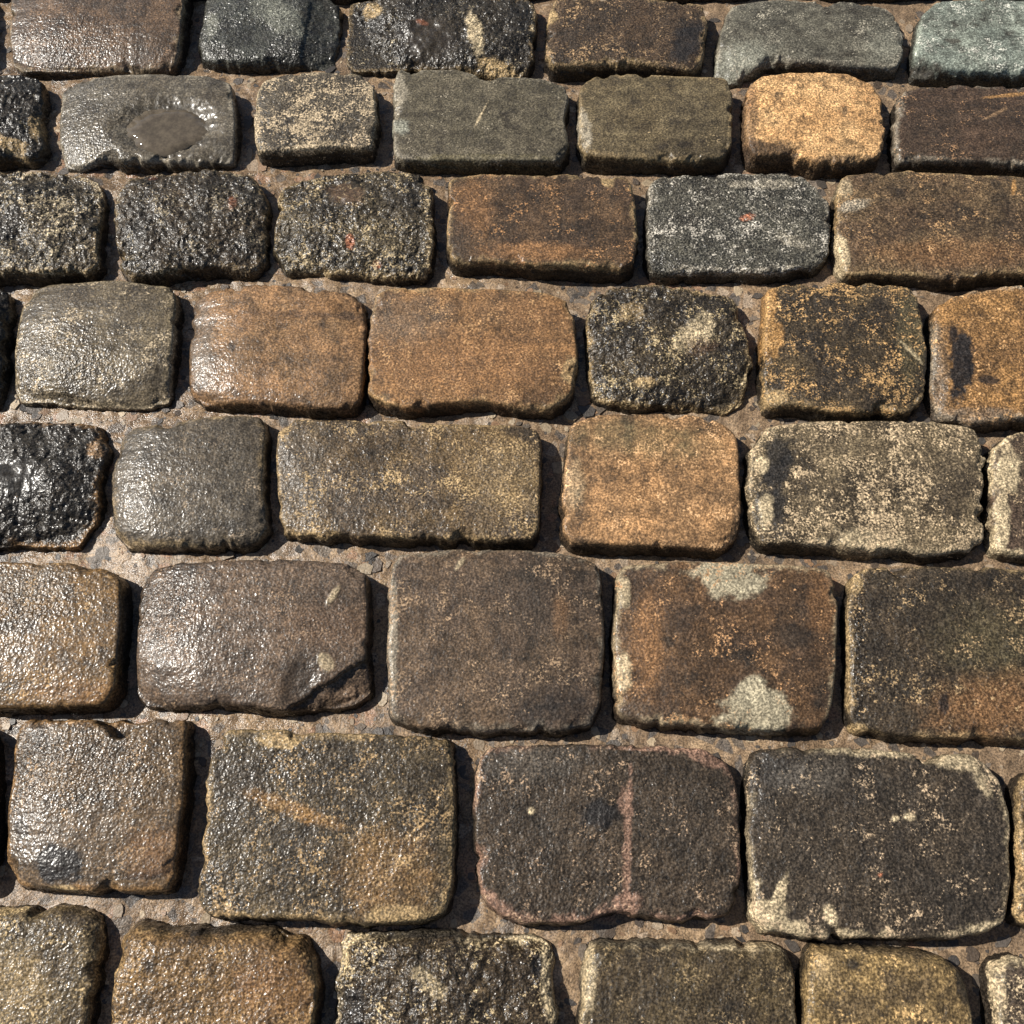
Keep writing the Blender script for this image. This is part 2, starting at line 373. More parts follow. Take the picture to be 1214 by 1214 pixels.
    if rim:
        rm = sstep(0.008, 0.0, d + 0.014 * fbm(xx, yy, 60, 5, sd_ + 39, 0.7)) * (side < 0.2) * min(1, rimk * 1.3) * sstep(-0.35, 0.1, fbm(xx, yy, 13, 3, sd_ + 40))
        C = C * (1 - rm[:, None]) + lin(PC[rim]) * rm[:, None]; CV = CV + 0.25 * rm
    # grime and painted-in shade darken the sides, down in the joint
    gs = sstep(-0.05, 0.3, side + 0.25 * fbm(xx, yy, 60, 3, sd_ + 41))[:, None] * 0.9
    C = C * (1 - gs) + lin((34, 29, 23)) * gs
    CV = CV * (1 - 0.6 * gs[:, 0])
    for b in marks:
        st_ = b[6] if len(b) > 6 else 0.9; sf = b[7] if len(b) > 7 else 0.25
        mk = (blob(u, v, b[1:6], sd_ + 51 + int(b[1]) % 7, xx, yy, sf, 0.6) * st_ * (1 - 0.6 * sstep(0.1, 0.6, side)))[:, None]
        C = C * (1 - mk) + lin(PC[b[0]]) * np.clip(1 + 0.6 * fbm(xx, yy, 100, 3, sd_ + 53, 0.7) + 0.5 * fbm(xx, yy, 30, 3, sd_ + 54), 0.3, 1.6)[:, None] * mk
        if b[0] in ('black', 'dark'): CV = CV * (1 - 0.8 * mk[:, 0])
        if b[0] == 'black': W = W + 0.1 * mk[:, 0]
        if b[0] in ('cream', 'pale', 'yellow'): W = W * (1 - 0.6 * mk[:, 0])
    for b in gloss: W = W + 0.5 * blob(u, v, b[:5], sd_ + 61, xx, yy, 0.5, 0.4)
    C = C * (1 - 0.15 * chipm[:, None]) if cuts else C
    H = np.full(len(X), hw if hw else {'S': 0.26, 'M': 0.38, 'R': 0.52}[style])
    if smooth: H[:len(sm)] *= (0.3 + 0.7 * sm)
    for b in gloss: H = H + 0.22 * blob(u, v, b[:5], sd_ + 61, xx, yy, 0.5, 0.4)
    H = np.where(side > 0.1, 0.5, H)
    q1 = np.stack([gi[:-1, :-1], gi[:-1, 1:], gi[1:, 1:], gi[1:, :-1]], -1).reshape(-1, 4)
    ring = np.vstack([loop] + [nt_ + j * n + np.arange(n) for j in range(K)])
    q2 = np.stack([ring[:-1], ring[1:], np.roll(ring[1:], -1, 1), np.roll(ring[:-1], -1, 1)], -1).reshape(-1, 4)
    quads = np.concatenate([q1, q2]); tris = np.zeros((0, 3), int)
    co = np.stack([X - c[0], Y - c[1], Z], 1)
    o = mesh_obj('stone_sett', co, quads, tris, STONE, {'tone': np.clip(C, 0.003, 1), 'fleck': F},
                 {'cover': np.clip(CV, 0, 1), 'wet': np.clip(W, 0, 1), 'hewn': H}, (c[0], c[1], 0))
    tag(o, label, 'paving stone', group or 'stone setts laid in courses')
    return o

# ------------------------------------------------------------------ the stones, course by course from the far edge
K_ = dict
# course 1, along the top edge of the photograph
sett([(10,-28),(9,0),(6,35),(9,64),(20,72),(60,73),(114,73),(173,75),(205,71),(213,50),(219,10),(218,-28)],
     'smooth wet brown sett at the left end of the top course',
     (88,72,58), (108,84,62), (128,104,78), 0.25, 'S', 0.85, rim='cream', rimk=.25, dome=.003, tilt=(2,3), gloss=[(70,45,60,30)], shoulder=(7,12))
sett([(243,-9),(237,20),(234,50),(237,63),(255,68),(300,70),(350,70),(392,71),(397,52),(402,20),(401,-9)],
     'dark greenish-grey faceted sett with pale glossy ridges, second in the top course',
     (50,50,46), (72,74,68), (124,130,122), 0.2, 'M', 0.95, marks=[('green',330,18,30,16,30,.5,.5),('green',250,25,10,16,0,.4)],
     cuts=[(292,42,34,17,0,.0022,.5),(378,25,20,32,15,.004,.35)], smooth=[(292,42,32,16)], gloss=[(300,40,70,40)], shoulder=(5,4), facets=[(366,-5,352,78,.002,.22),(402,50,300,66,.0,.3),(250,-5,240,60,0,.0)][:2])
sett([(413,-9),(410,17),(409,62),(420,72),(470,72),(538,73),(562,80),(600,84),(622,81),(631,60),(636,15),(628,-2),(560,-6),(480,-8)],
     'rough black wet sett with yellowish crust and an orange fleck, in the top course',
     (46,42,36), (60,54,44), (150,142,112), 0.22, 'R', 0.95, rim='yellow', rimk=.3,
     marks=[('cream',563,38,9,22,-12,.9),('yellow',590,72,22,8,10,.8),('yellow',440,4,12,8),('rust',500,27,7,2.5,15,.6),('dark',508,42,34,22,0,.4,.5)], smooth=[(508,42,30,20)], shoulder=(7,5))
sett([(657,0),(649,20),(647,64),(653,77),(694,77),(746,75),(790,80),(820,84),(834,74),(839,30),(833,5),(800,1),(720,-2)],
     'dark brown speckled sett with a black stain on its right end, in the top course',
     (84,66,48), (68,55,42), (150,124,86), 0.33, 'M', 0.5, rim='yellow', rimk=.45,
     marks=[('black',815,48,17,26,20,.8),('yellow',655,19,6,7)])
sett([(867,3),(854,35),(850,78),(863,88),(884,84),(908,72),(950,71),(988,76),(1064,80),(1071,66),(1072,31),(1050,10),(1002,3),(930,1)],
     'smooth grey-green sett with a paler lower left corner, in the top course',
     (88,86,76), (102,100,88), (146,146,130), 0.3, 'S', 0.55, marks=[('green',880,68,34,18,-15,.6,.5),('green',1050,55,22,22,0,.3,.5)], rim='pale', rimk=.35, facets=[(908,76,850,44,.001,.3)], shoulder=(4,2))
sett([(1110,1),(1092,20),(1085,60),(1087,80),(1115,82),(1154,84),(1214,87),(1290,88),(1296,40),(1285,4),(1200,0)],
     'pale green-grey granular sett with a small dark dash, in the top right corner',
     (136,148,138), (118,130,122), (176,184,174), 0.35, 'S', 0.4, marks=[('dark',1130,48,9,3,10,.75,.12),('dark',1096,80,24,12,15,.85,.2)],
     cuts=[(1098,84,26,12,18,.010,.25)], facets=[(1150,92,1078,58,.003,.5)])
# course 2
sett([(-100,85),(0,84),(33,84),(46,90),(48,110),(45,150),(48,170),(40,182),(0,184),(-100,186)],
     'rough black wet sett with yellowish lower edge, at the left end of the second course',
     (42,39,34), (56,50,41), (120,112,80), 0.15, 'R', 0.95, marks=[('yellow',12,170,20,8,15,.8),('yellow',40,145,7,16,0,.6)])
HOLLOW = sett([(69,97),(97,89),(173,88),(242,90),(274,99),(279,118),(279,170),(274,186),(239,187),(152,187),(114,184),(93,191),(72,187),(65,165),(64,138)],
     'grey-brown sett with an oval hollow holding rainwater, second in the second course',
     (92,84,70), (100,94,82), (140,136,120), 0.2, 'S', 0.95, rim='pale', rimk=.5, dome=.0025, hw=.22,
     tilt=(1.0,0.4), cuts=[(196,147,56,28,-3,.0088,.36,.12)], gloss=[(110,145,70,45)], smooth=[(195,148,74,40)], shoulder=(12,5))
sett([(301,145),(304,110),(311,94),(346,88),(400,86),(431,88),(445,104),(446,138),(441,172),(428,177),(400,173),(346,178),(308,180),(302,165)],
     'small squarish grey sett thickly flecked with cream, third in the second course',
     (74,67,56), (92,84,70), (172,158,126), 0.52, 'M', 0.6, rim='cream', rimk=.5, marks=[('dark',390,182,40,6,0,.6)])
sett([(473,83),(514,83),(556,86),(576,94),(608,91),(642,91),(670,99),(674,114),(669,138),(674,173),(666,190),(573,191),(469,189),(465,138),(467,100)],
     'smooth olive-grey sett with a thin pale scratch and a notched top edge',
     (88,82,66), (98,91,74), (150,146,126), 0.2, 'S', 0.6, rim='pale', rimk=.4,
     marks=[('cream',570,137,1.4,16,28,.9,.3),('green',475,150,10,9,0,.7),('pale',474,108,8,20,0,.5),('olive',570,187,90,5,0,.5)], cuts=[(578,88,12,6,0,.004)])
sett([(687,100),(704,88),(746,86),(794,91),(858,93),(868,104),(867,173),(859,187),(815,192),(763,188),(711,185),(694,182),(688,166)],
     'plain olive-brown sett between the scratched grey sett and the bright ochre sett',
     (92,80,56), (104,92,66), (138,124,90), 0.22, 'S', 0.55, rim='yellow', rimk=.3, tilt=(1,0), marks=[('pale',693,150,8,22,-15,.6)])
sett([(887,102),(898,90),(932,88),(1002,87),(1036,99),(1045,118),(1048,156),(1045,185),(1002,194),(967,192),(932,184),(893,184),(885,165),(885,138)],
     'bright ochre sett with dark pits, the lightest stone of the second course',
     (200,150,92), (212,166,108), (150,104,60), 0.3, 'M', 0.25, tilt=(-1,0),
     marks=[('dark',910,176,34,9,8,.8,.3),('dark',1000,190,50,7,-3,.6),('brown',890,140,9,40,0,.6),('dark',1002,132,3,6,0,.7),('dark',925,112,5,4,0,.6)])
sett([(1064,116),(1078,104),(1140,102),(1214,104),(1300,106),(1304,196),(1214,195),(1140,191),(1088,189),(1066,190),(1061,173)],
     'dark brown sett scratched with light lines, at the right end of the second course',
     (82,64,50), (72,58,46), (160,124,84), 0.25, 'S', 0.6, rim='pale', rimk=.35, marks=[('ochre',1200,112,34,2,-6,.6),('tan',1180,135,14,2,-25,.6)])
# course 3
sett([(-100,196),(0,195),(86,196),(112,204),(117,225),(113,270),(114,309),(104,321),(60,323),(0,322),(-100,322)],
     'rough glittering black and cream sett at the left end of the third course',
     (54,49,40), (80,70,54), (166,156,124), 0.42, 'R', 0.9, rim='yellow', rimk=.35, marks=[('black',12,270,18,22,0,.5,.4)])
sett([(135,221),(149,204),(194,199),(242,197),(298,202),(312,217),(317,242),(312,302),(296,317),(242,313),(190,325),(154,326),(139,311),(133,277)],
     'rough charcoal sett with faint orange flecks, second in the third course',
     (50,45,37), (72,61,46), (140,132,106), 0.3, 'R', 0.95, rim='yellow', rimk=.25, marks=[('rust',275,240,5,9,0,.3),('rust',178,206,5,3,0,.3)],
     cuts=[(245,322,60,8,-4,.007,.3)])
sett([(331,215),(346,207),(400,199),(483,199),(503,208),(512,228),(513,270),(512,309),(503,323),(435,322),(400,319),(336,316),(323,294),(326,250)],
     'rough cream-mottled black sett with a smooth brown dent, third in the third course',
     (58,52,42), (86,76,56), (158,144,106), 0.38, 'R', 0.85, rim='yellow', rimk=.4,
     marks=[('brown',408,228,22,14,20,.7,.4),('rust',415,285,5,7,0,.7),('rust',445,308,5,4,0,.6)], smooth=[(408,228,22,14)])
sett([(533,212),(573,208),(677,207),(742,211),(750,222),(755,277),(753,309),(738,318),(677,315),(607,313),(538,310),(531,290),(531,260)],
     'brown sett with rusty patches and a pale chipped front edge, fourth in the third course',
     (98,74,50), (80,62,46), (160,118,72), 0.3, 'S', 0.5, rim='yellow', rimk=.6,
     marks=[('orange',560,245,22,28,-20,.5,.5),('orange',630,298,55,10,0,.7,.5),('yellow',720,213,8,6,30,.9),('dark',545,290,20,30,0,.4,.5)])
sett([(770,217),(781,209),(820,208),(898,207),(953,208),(970,225),(983,242),(984,302),(967,316),(915,323),(856,321),(794,321),(773,318),(767,294)],
     'dark grey sett sprinkled with bluish white specks and one orange fleck, in the third course',
     (72,71,64), (90,88,78), (160,161,150), 0.38, 'M', 0.7, rim='pale', rimk=.5, hw=.6,
     marks=[('rust',886,258,9,4,-12,.85),('pale',905,218,40,6,0,.5),('pale',940,285,20,6,20,.4)])
sett([(999,206),(1071,204),(1140,206),(1214,209),(1300,212),(1304,330),(1214,325),(1185,324),(1123,331),(1071,326),(1004,325),(993,300),(991,277),(992,235)],
     'long brown sett with cream left edge, at the right end of the third course',
     (104,84,58), (92,72,52), (156,124,80), 0.3, 'M', 0.55, rim='yellow', rimk=.5,
     marks=[('cream',997,295,10,24,-12,.7),('cream',1003,220,9,12,0,.5),('orange',1130,300,90,16,0,.4,.5),('pale',1014,242,18,7,-10,.5),('ochre',1202,220,2.5,9,5,.8)], gloss=[(1012,245,22,10)])
# course 4
sett([(-120,338),(-10,336),(2,341),(8,360),(3,400),(0,440),(-14,472),(-120,480)],
     'black sett cut by the left edge of the photo, beside the fourth course', (40,38,34), (54,48,40), (110,100,76), .2, 'R', .8)
sett([(28,342),(52,334),(138,333),(200,337),(208,351),(204,424),(195,468),(173,476),(104,475),(45,468),(18,469),(10,451),(14,389),(20,360)],
     'grey-tan wet sett, left neighbour of the orange-tan sett in the fourth course',
     (106,94,72), (92,82,66), (168,156,126), 0.35, 'S', 0.85, rim='cream', rimk=.3, dome=.004, bevel=.006, tilt=(.6,1),
     marks=[('dark',95,352,35,14,10,.4,.5)], gloss=[(60,430,70,45)], cuts=[(75,470,40,8,8,.004)], shoulder=(9,12))
sett([(223,358),(235,342),(311,337),(381,341),(416,345),(431,357),(435,389),(428,470),(414,482),(381,482),(311,476),(237,471),(221,458),(220,424)],
     'orange-tan sett with dark flecks and a grey glossy left side, in the fourth course',
     (152,112,72), (132,100,66), (88,70,50), 0.3, 'S', 0.75, rim='dark', rimk=.5, dome=.003,
     marks=[('grey',236,400,14,60,0,.6,.5),('dark',412,372,12,6,0,.8),('dark',400,440,20,30,20,.35,.5),('dark',274,410,4,6,0,.7),('brown',350,372,80,3,2,.5)], shoulder=(12,5))
sett([(443,350),(462,342),(538,341),(642,346),(673,356),(682,379),(685,434),(677,467),(653,484),(608,483),(573,476),(531,479),(493,484),(447,475),(436,463),(437,406)],
     'wide tan-orange sett with a lemon lichen spot at its right edge, in the fourth course',
     (148,106,62), (126,92,58), (172,136,88), 0.3, 'S', 0.35, rim='yellow', rimk=.4,
     marks=[('grey',478,378,50,26,0,.5,.6),('yellow',677,438,10,16,0,.95,.12),('dark',630,402,40,4,3,.4),('orange',560,430,110,34,0,.6,.6),('orange',640,370,40,22,0,.4,.6)])
sett([(701,352),(718,340),(746,338),(820,341),(868,349),(880,370),(886,389),(890,434),(882,474),(863,481),(820,476),(746,476),(702,468),(694,434),(697,390)],
     'rough black sett with cream crusts between two brown setts in the fourth course',
     (50,44,36), (70,60,44), (160,146,106), 0.36, 'R', 0.8, rim='yellow', rimk=.45,
     marks=[('cream',835,388,12,18,0,.6),('cream',812,402,12,18,30,.6),('yellow',765,452,12,6,0,.7),('yellow',748,368,16,10,0,.4),('brown',830,410,20,10,0,.5,.4)])
sett([(910,342),(932,337),(1010,337),(1078,339),(1091,354),(1098,424),(1100,470),(1081,488),(988,489),(953,483),(912,480),(906,465),(906,400)],
     'dark sett full of ochre specks with an orange left edge and a cream streak',
     (62,53,42), (84,70,48), (168,134,80), 0.42, 'M', 0.6, rim='yellow', rimk=.4,
     marks=[('ochre',915,400,12,26,0,.75),('ochre',914,355,8,26,0,.7),('yellow',920,468,16,8,0,.7),('cream',1082,418,2.5,22,-48,.95,.2),('olive',1080,390,16,60,0,.4,.5)])
sett([(1109,367),(1126,350),(1170,342),(1214,339),(1300,338),(1304,500),(1214,496),(1161,500),(1118,491),(1107,458),(1107,410)],
     'ochre sett with an inky black stain, at the right end of the fourth course',
     (152,110,60), (130,94,54), (184,144,90), 0.3, 'M', 0.5, rim='pale', rimk=.5,
     marks=[('black',1140,432,14,38,5,.95,.15),('black',1131,395,6,10,0,.9),('black',1172,450,14,5,10,.8),('grey',1115,440,10,50,0,.5,.4),('grey',1150,490,50,9,0,.5)])
# course 5
sett([(-100,500),(0,498),(69,495),(112,498),(122,510),(118,562),(107,607),(88,640),(52,645),(17,640),(-20,643),(-100,645)],
     'glossy black rough sett with a smooth dark dent, at the left edge',
     (44,41,37), (56,51,44), (110,92,62), 0.15, 'R', 1.0, rim='ochre', rimk=.35, marks=[('tan',108,528,9,10,0,.6),('ochre',60,645,40,6,0,.6)],
     cuts=[(16,565,34,24,8,.002,.5)], smooth=[(16,565,34,24,8)], shoulder=(6,8))
sett([(142,511),(156,498),(201,500),(277,490),(306,491),(315,507),(311,562),(318,622),(303,640),(242,647),(147,645),(129,624),(127,562),(136,530)],
     'squarish dark grey fine-grained sett, second in the fifth course',
     (84,76,64), (94,84,70), (140,126,102), 0.25, 'S', 0.85, rim='yellow', rimk=.35, dome=.003, bevel=.006, cuts=[(190,498,34,6,0,.003)], shoulder=(11,6))
sett([(329,505),(349,496),(400,499),(521,502),(608,503),(638,508),(642,528),(640,628),(631,641),(504,637),(400,634),(332,632),(327,597),(327,550)],
     'longest sett of the fifth course, olive-brown, mottled purplish grey at its left end',
     (112,90,58), (88,74,58), (160,138,94), 0.36, 'M', 0.6, rim='yellow', rimk=.4,
     marks=[('grey',355,560,34,60,0,.5,.6),('dark',430,600,60,14,-5,.35,.5),('dark',400,540,60,20,0,.3,.5),('yellow',600,570,40,40,0,.25,.6)])
sett([(677,502),(711,492),(815,491),(846,497),(873,514),(877,560),(879,597),(875,640),(856,652),(794,648),(679,645),(668,630),(667,590),(671,545)],
     'sandy orange sett, the lightest stone of the fifth course',
     (174,128,80), (150,112,72), (198,160,110), 0.3, 'S', 0.3, tilt=(-.5,0), rim='tan', rimk=.3,
     marks=[('olive',760,520,80,20,5,.45,.6),('cream',682,575,10,26,0,.35,.5),('dark',802,553,2,2,0,.9)])
sett([(889,535),(912,506),(967,499),(1105,499),(1155,507),(1166,528),(1168,636),(1154,650),(1105,657),(1036,652),(950,643),(905,643),(891,614),(888,570)],
     'large cream-crusted sett with a blue-black stain down its left side, in the fifth course',
     (84,72,54), (118,103,77), (174,157,122), 0.5, 'M', 0.5, rim='cream', rimk=.45,
     marks=[('black',922,548,18,34,15,.85),('black',915,600,18,26,0,.8),('cream',903,550,8,10,0,.8),('cream',910,606,9,18,0,.8),('cream',1030,640,40,12,5,.6),('dark',1130,570,26,40,0,.5,.5)])
sett([(1178,530),(1195,515),(1214,513),(1300,516),(1304,662),(1214,657),(1182,651),(1175,620),(1175,570)],
     'dark brown sett with thick cream left edge, at the right end of the fifth course',
     (78,62,50), (92,76,60), (180,160,120), 0.3, 'M', 0.6, rim='cream', rimk=.8, marks=[('cream',1196,560,14,28,0,.85),('cream',1188,620,9,40,0,.8)])
# course 6
sett([(-120,663),(0,665),(69,668),(131,676),(143,688),(144,744),(138,811),(121,836),(60,838),(0,838),(-120,838)],
     'ochre-brown sett with a glossy grey upper left, at the left end of the sixth course',
     (128,94,48), (108,82,48), (160,130,80), 0.28, 'S', 0.85, dome=.0025, tilt=(1,0),
     gloss=[(20,700,60,40)], marks=[('grey',30,690,50,22,0,.5,.6),('dark',20,745,26,10,-5,.5),('dark',142,760,5,60,0,.7),('dark',75,780,10,10,0,.5),('orange',100,820,60,14,0,.4,.5)], shoulder=(5,2))  # grey mark at the upper left paints glare into the colour
sett([(166,682),(180,667),(242,663),(340,664),(421,668),(434,679),(436,744),(436,792),(436,818),(414,832),(336,841),(260,835),(168,835),(155,818),(156,744)],
     'large grey-brown sett with a broken lower right corner, second in the sixth course',
     (104,84,66), (92,76,62), (142,120,92), 0.25, 'S', 0.85, gloss=[(190,710,40,45)], dome=.003, tilt=(.6,0), rim='dark', rimk=.3,
     marks=[('brown',390,740,60,26,0,.4,.6),('dark',355,800,22,34,25,.6,.4),('cream',386,784,8,11,-40,.55),('cream',395,705,4,12,35,.5)],
     cuts=[(355,815,18,30,20,.003,.5)], shoulder=(12,3), facets=[(445,772,330,842,.006,.45)])
sett([(463,671),(474,656),(538,650),(642,651),(703,662),(713,677),(716,778),(711,832),(698,861),(656,867),(550,865),(486,861),(463,848),(457,778)],
     'large squarish brown sett left of the rusty sett with cream patches',
     (100,80,60), (86,70,56), (146,124,94), 0.32, 'S', 0.55, rim='pale', rimk=.3, bevel=.006,
     marks=[('black',660,842,50,24,-5,.5,.4),('dark',625,720,44,30,30,.35,.6),('dark',525,785,26,14,30,.4,.6),('orange',665,730,10,22,0,.3,.5),('cream',545,668,3,9,35,.7),('pale',466,760,5,80,0,.5)])
sett([(732,680),(742,669),(794,666),(900,668),(967,671),(987,679),(993,726),(992,796),(986,846),(974,864),(915,865),(794,859),(748,853),(732,840),(729,744)],
     'rusty brown sett with two big cream lichen patches, top and bottom',
     (102,74,47), (82,62,45), (168,128,82), 0.28, 'S', 0.5, rim='cream', rimk=.45,
     marks=[('lichen',865,684,42,24,8,.85,.2),('lichen',898,844,42,26,0,.85,.2),('lichen',893,822,20,20,0,.8,.2),('cream',740,795,9,26,0,.7),('cream',742,700,7,18,0,.6),('orange',768,760,16,60,0,.6,.5),('dark',760,845,26,16,0,.6),('dark',940,755,20,14,0,.6,.4),('orange',975,720,16,40,0,.4,.5)], shoulder=(5,2))
sett([(1013,680),(1030,672),(1120,671),(1214,674),(1320,678),(1324,884),(1214,877),(1071,872),(1021,865),(1008,846),(1006,744)],
     'large near-black sett with an ochre lower right, at the right end of the sixth course',
     (58,50,39), (72,60,45), (150,128,88), 0.3, 'M', 0.6, rim='yellow', rimk=.5, bevel=.006,
     marks=[('orange',1180,835,70,36,-10,.55,.6),('black',1120,835,6,12,0,.8),('olive',1180,760,60,40,0,.3,.6),('yellow',1018,690,7,14,0,.7),('yellow',1020,862,12,7,0,.7)], gloss=[(1022,770,6,80)], shoulder=(5,2))
# course 7
sett([(17,862),(31,852),(114,852),(173,853),(194,852),(219,855),(220,909),(215,978),(208,1039),(197,1056),(104,1058),(17,1052),(4,1030),(5,961)],
     'dark glossy sett with a V-shaped notch in its far edge and an inky spot',
     (90,74,56), (102,82,58), (146,120,84), 0.28, 'S', 0.9, dome=.0025, rim='ochre', rimk=.35, 
     marks=[('black',68,1025,26,22,10,.9,.15),('black',22,980,8,16,0,.5),('black',172,1037,24,5,-8,.8),('orange',180,1010,30,30,0,.4,.6),('yellow',72,1055,16,5,0,.8)],
     cuts=[(143,850,32,13,0,.018,.15),(141,862,13,12,0,.018,.15)], gloss=[(90,905,120,50)], shoulder=(8,0))
sett([(269,866),(294,862),(420,871),(504,872),(533,877),(539,909),(538,1046),(528,1080),(504,1095),(421,1094),(329,1090),(251,1084),(236,1070),(239,996),(249,900)],
     'large ochre-mottled dark sett with a yellow spot on its far edge',
     (84,72,52), (70,61,48), (150,126,84), 0.38, 'M', 0.75, rim='yellow', rimk=.45,
     marks=[('yellow',328,878,24,9,5,.9,.15),('ochre',350,960,60,9,20,.5,.4),('ochre',460,1040,50,50,0,.3,.6),('yellow',475,1085,40,12,0,.6),('dark',300,930,40,30,0,.3,.6)])
sett([(566,905),(580,885),(677,883),(760,883),(815,884),(840,889),(863,902),(874,926),(878,1013),(874,1063),(863,1087),(794,1094),(745,1082),(729,1080),(687,1093),(625,1096),(592,1082),(573,1063),(562,1030),(563,944)],
     'dark reddish-brown sett crossed by a pink vein, third in the seventh course',
     (62,53,43), (72,60,47), (150,128,100), 0.27, 'M', 0.55, rim='pink', rimk=.75,
     marks=[('pink',744,1000,5,85,2,.8,.2),('pink',741,950,9,16,10,.6),('pink',840,895,34,12,22,.8),('pink',590,1080,30,14,45,.7),('pink',745,1075,16,14,0,.8),('black',712,965,26,16,0,.85),('grey',625,905,55,20,0,.35,.5),('pink',785,886,60,4,0,.7),('cream',630,961,4,4,0,.9)])
sett([(887,904),(898,889),(950,885),(1010,886),(1071,891),(1105,903),(1126,895),(1154,894),(1170,905),(1186,926),(1197,961),(1200,1048),(1192,1093),(1168,1107),(1123,1114),(1036,1113),(950,1110),(908,1102),(894,1086),(889,1013)],
     'largest sett of the photo, charcoal with a cream smear in its lower left corner',
     (70,60,48), (58,51,43), (160,142,112), 0.3, 'M', 0.5, rim='cream', rimk=.6, bevel=.006,
     marks=[('cream',922,1065,7,34,20,.9,.18),('cream',912,1080,22,14,0,.7),('cream',925,1098,40,10,5,.85),('cream',985,1085,6,14,-20,.7),('black',925,915,26,18,0,.5,.5),('grey',960,920,40,20,0,.4,.5),('cream',1137,905,26,9,10,.6),('cream',1165,925,8,20,-30,.6),('cream',1078,968,7,5,0,.8),('cream',1062,970,5,4,0,.8),('rust',1043,1037,2,2,0,.9),('cream',1030,888,60,8,5,.45),('cream',1170,1100,30,6,-12,.5)],
     cuts=[(1104,896,14,9,0,.008,.2)])
sett([(1208,935),(1216,918),(1260,915),(1330,916),(1334,1105),(1260,1102),(1214,1095),(1207,1080),(1205,1000)],
     'narrow sliver of an ochre sett at the right edge, beside the largest sett',
     (96,76,48), (78,64,46), (150,124,80), 0.3, 'M', 0.5, rim='yellow', rimk=.7)
# course 8, along the bottom edge
sett([(-120,1076),(0,1076),(60,1074),(100,1077),(115,1088),(117,1134),(108,1190),(102,1235),(90,1290),(40,1300),(-120,1300)],
     'tan-grey sett with dark blotches in the bottom left corner of the photo',
     (108,92,62), (90,76,54), (164,146,102), 0.4, 'M', 0.8, dome=.0025, rim='yellow', rimk=.4, back=.012,
     marks=[('yellow',15,1170,40,40,0,.35,.6),('dark',90,1085,20,12,0,.5),('dark',85,1160,30,12,0,.4,.5)])
sett([(139,1110),(154,1094),(242,1098),(325,1099),(358,1111),(374,1140),(376,1180),(370,1230),(362,1290),(340,1310),(150,1310),(128,1290),(128,1214),(133,1150)],
     'ochre-brown sett with a dark sunken far edge, second in the bottom course',
     (124,94,54), (104,80,50), (156,128,80), 0.32, 'M', 0.8, dome=.0025, rim='yellow', rimk=.3, back=.022,
     marks=[('dark',175,1145,9,9,0,.7),('dark',285,1165,12,12,0,.5),('orange',320,1170,50,40,0,.4,.6),('black',240,1097,104,10,1,.8)])  # black band paints shade onto the back slope of the far edge
sett([(396,1118),(408,1104),(497,1104),(621,1108),(646,1118),(659,1136),(658,1214),(655,1300),(630,1325),(420,1325),(398,1300),(392,1214)],
     'rough dark sett edged with cream crust, third in the bottom course',
     (60,50,38), (78,64,44), (166,152,112), 0.34, 'R', 0.85, rim='cream', rimk=.8, back=.016,
     marks=[('black',640,1145,10,16,0,.7),('cream',510,1165,26,10,40,.4),('cream',650,1160,8,40,0,.7),('black',410,1200,20,24,0,.6),('black',520,1105,110,8,0,.85)])  # black band along the far edge is painted-in shade
sett([(694,1137),(704,1118),(794,1114),(915,1119),(935,1128),(943,1151),(942,1214),(940,1300),(920,1325),(710,1325),(690,1300),(688,1214)],
     'plain brown fine-grained sett with a cream far left corner, fourth in the bottom course',
     (88,74,48), (74,62,44), (140,122,84), 0.28, 'M', 0.5, rim='cream', rimk=.55, back=.016,
     marks=[('cream',700,1165,8,34,0,.6),('cream',850,1122,60,4,3,.5),('black',790,1116,95,7,0,.75)])  # far edge darkened by a black band standing in for shade
sett([(960,1141),(970,1119),(1036,1121),(1105,1129),(1139,1139),(1150,1169),(1155,1214),(1158,1300),(1140,1325),(980,1325),(955,1300),(955,1214)],
     'yellowish tan sett with dark brown blotches, fifth in the bottom course',
     (142,116,70), (112,92,58), (178,148,92), 0.35, 'M', 0.5, rim='yellow', rimk=.5, back=.014,
     marks=[('dark',1075,1170,30,20,0,.6,.4),('black',1010,1144,9,8,0,.7),('dark',1020,1195,30,18,0,.5,.5),('black',1143,1170,9,22,0,.8),('yellow',980,1150,12,22,0,.6),('dark',1060,1124,80,9,6,.7)])  # dark band on the far edge is shade put into the colour
sett([(1178,1152),(1190,1136),(1214,1134),(1300,1136),(1320,1300),(1200,1310),(1184,1290),(1180,1214)],
     'grey-brown sett with a cream rim in the bottom right corner of the photo',
     (104,88,72), (88,74,60), (176,160,124), 0.35, 'M', 0.5, rim='cream', rimk=.8, back=.012)

# stones of the same paving just outside the photograph, so that it goes on when seen from beside
rr = random.Random(3)
OUT = [((92,74,56),(76,62,48),(150,126,88)), ((60,54,46),(74,66,52),(150,140,108)), ((140,106,66),(118,90,60),(170,140,92)), ((96,88,72),(84,76,62),(146,138,114))]
def outside(x0, x1, y0, y1, yb0=None, yb1=None, where='beyond the far edge'):
    o = rr.choice(OUT); j = lambda a: rr.uniform(-a, a)
    sett([(x0+4,y0+14+j(3)),(x0+16,y0+2),((x0+x1)/2,y0+j(3)),(x1-18,y0+3),(x1-5,y0+14),(x1-2+j(3),(y0+y1)/2),(x1-6,y1-16),(x1-20,y1-3),((x0+x1)/2,y1+j(4)),(x0+18,y1-3),(x0+6,y1-14),(x0+j(3),(y0+y1)/2)],
         'sett %s' % where, *o, rr.uniform(.2,.4), rr.choice('SMM'), rr.uniform(.4,.8), rim='yellow', rimk=.4, step=.0035,
         group='stone setts just outside the photo')
x = -150
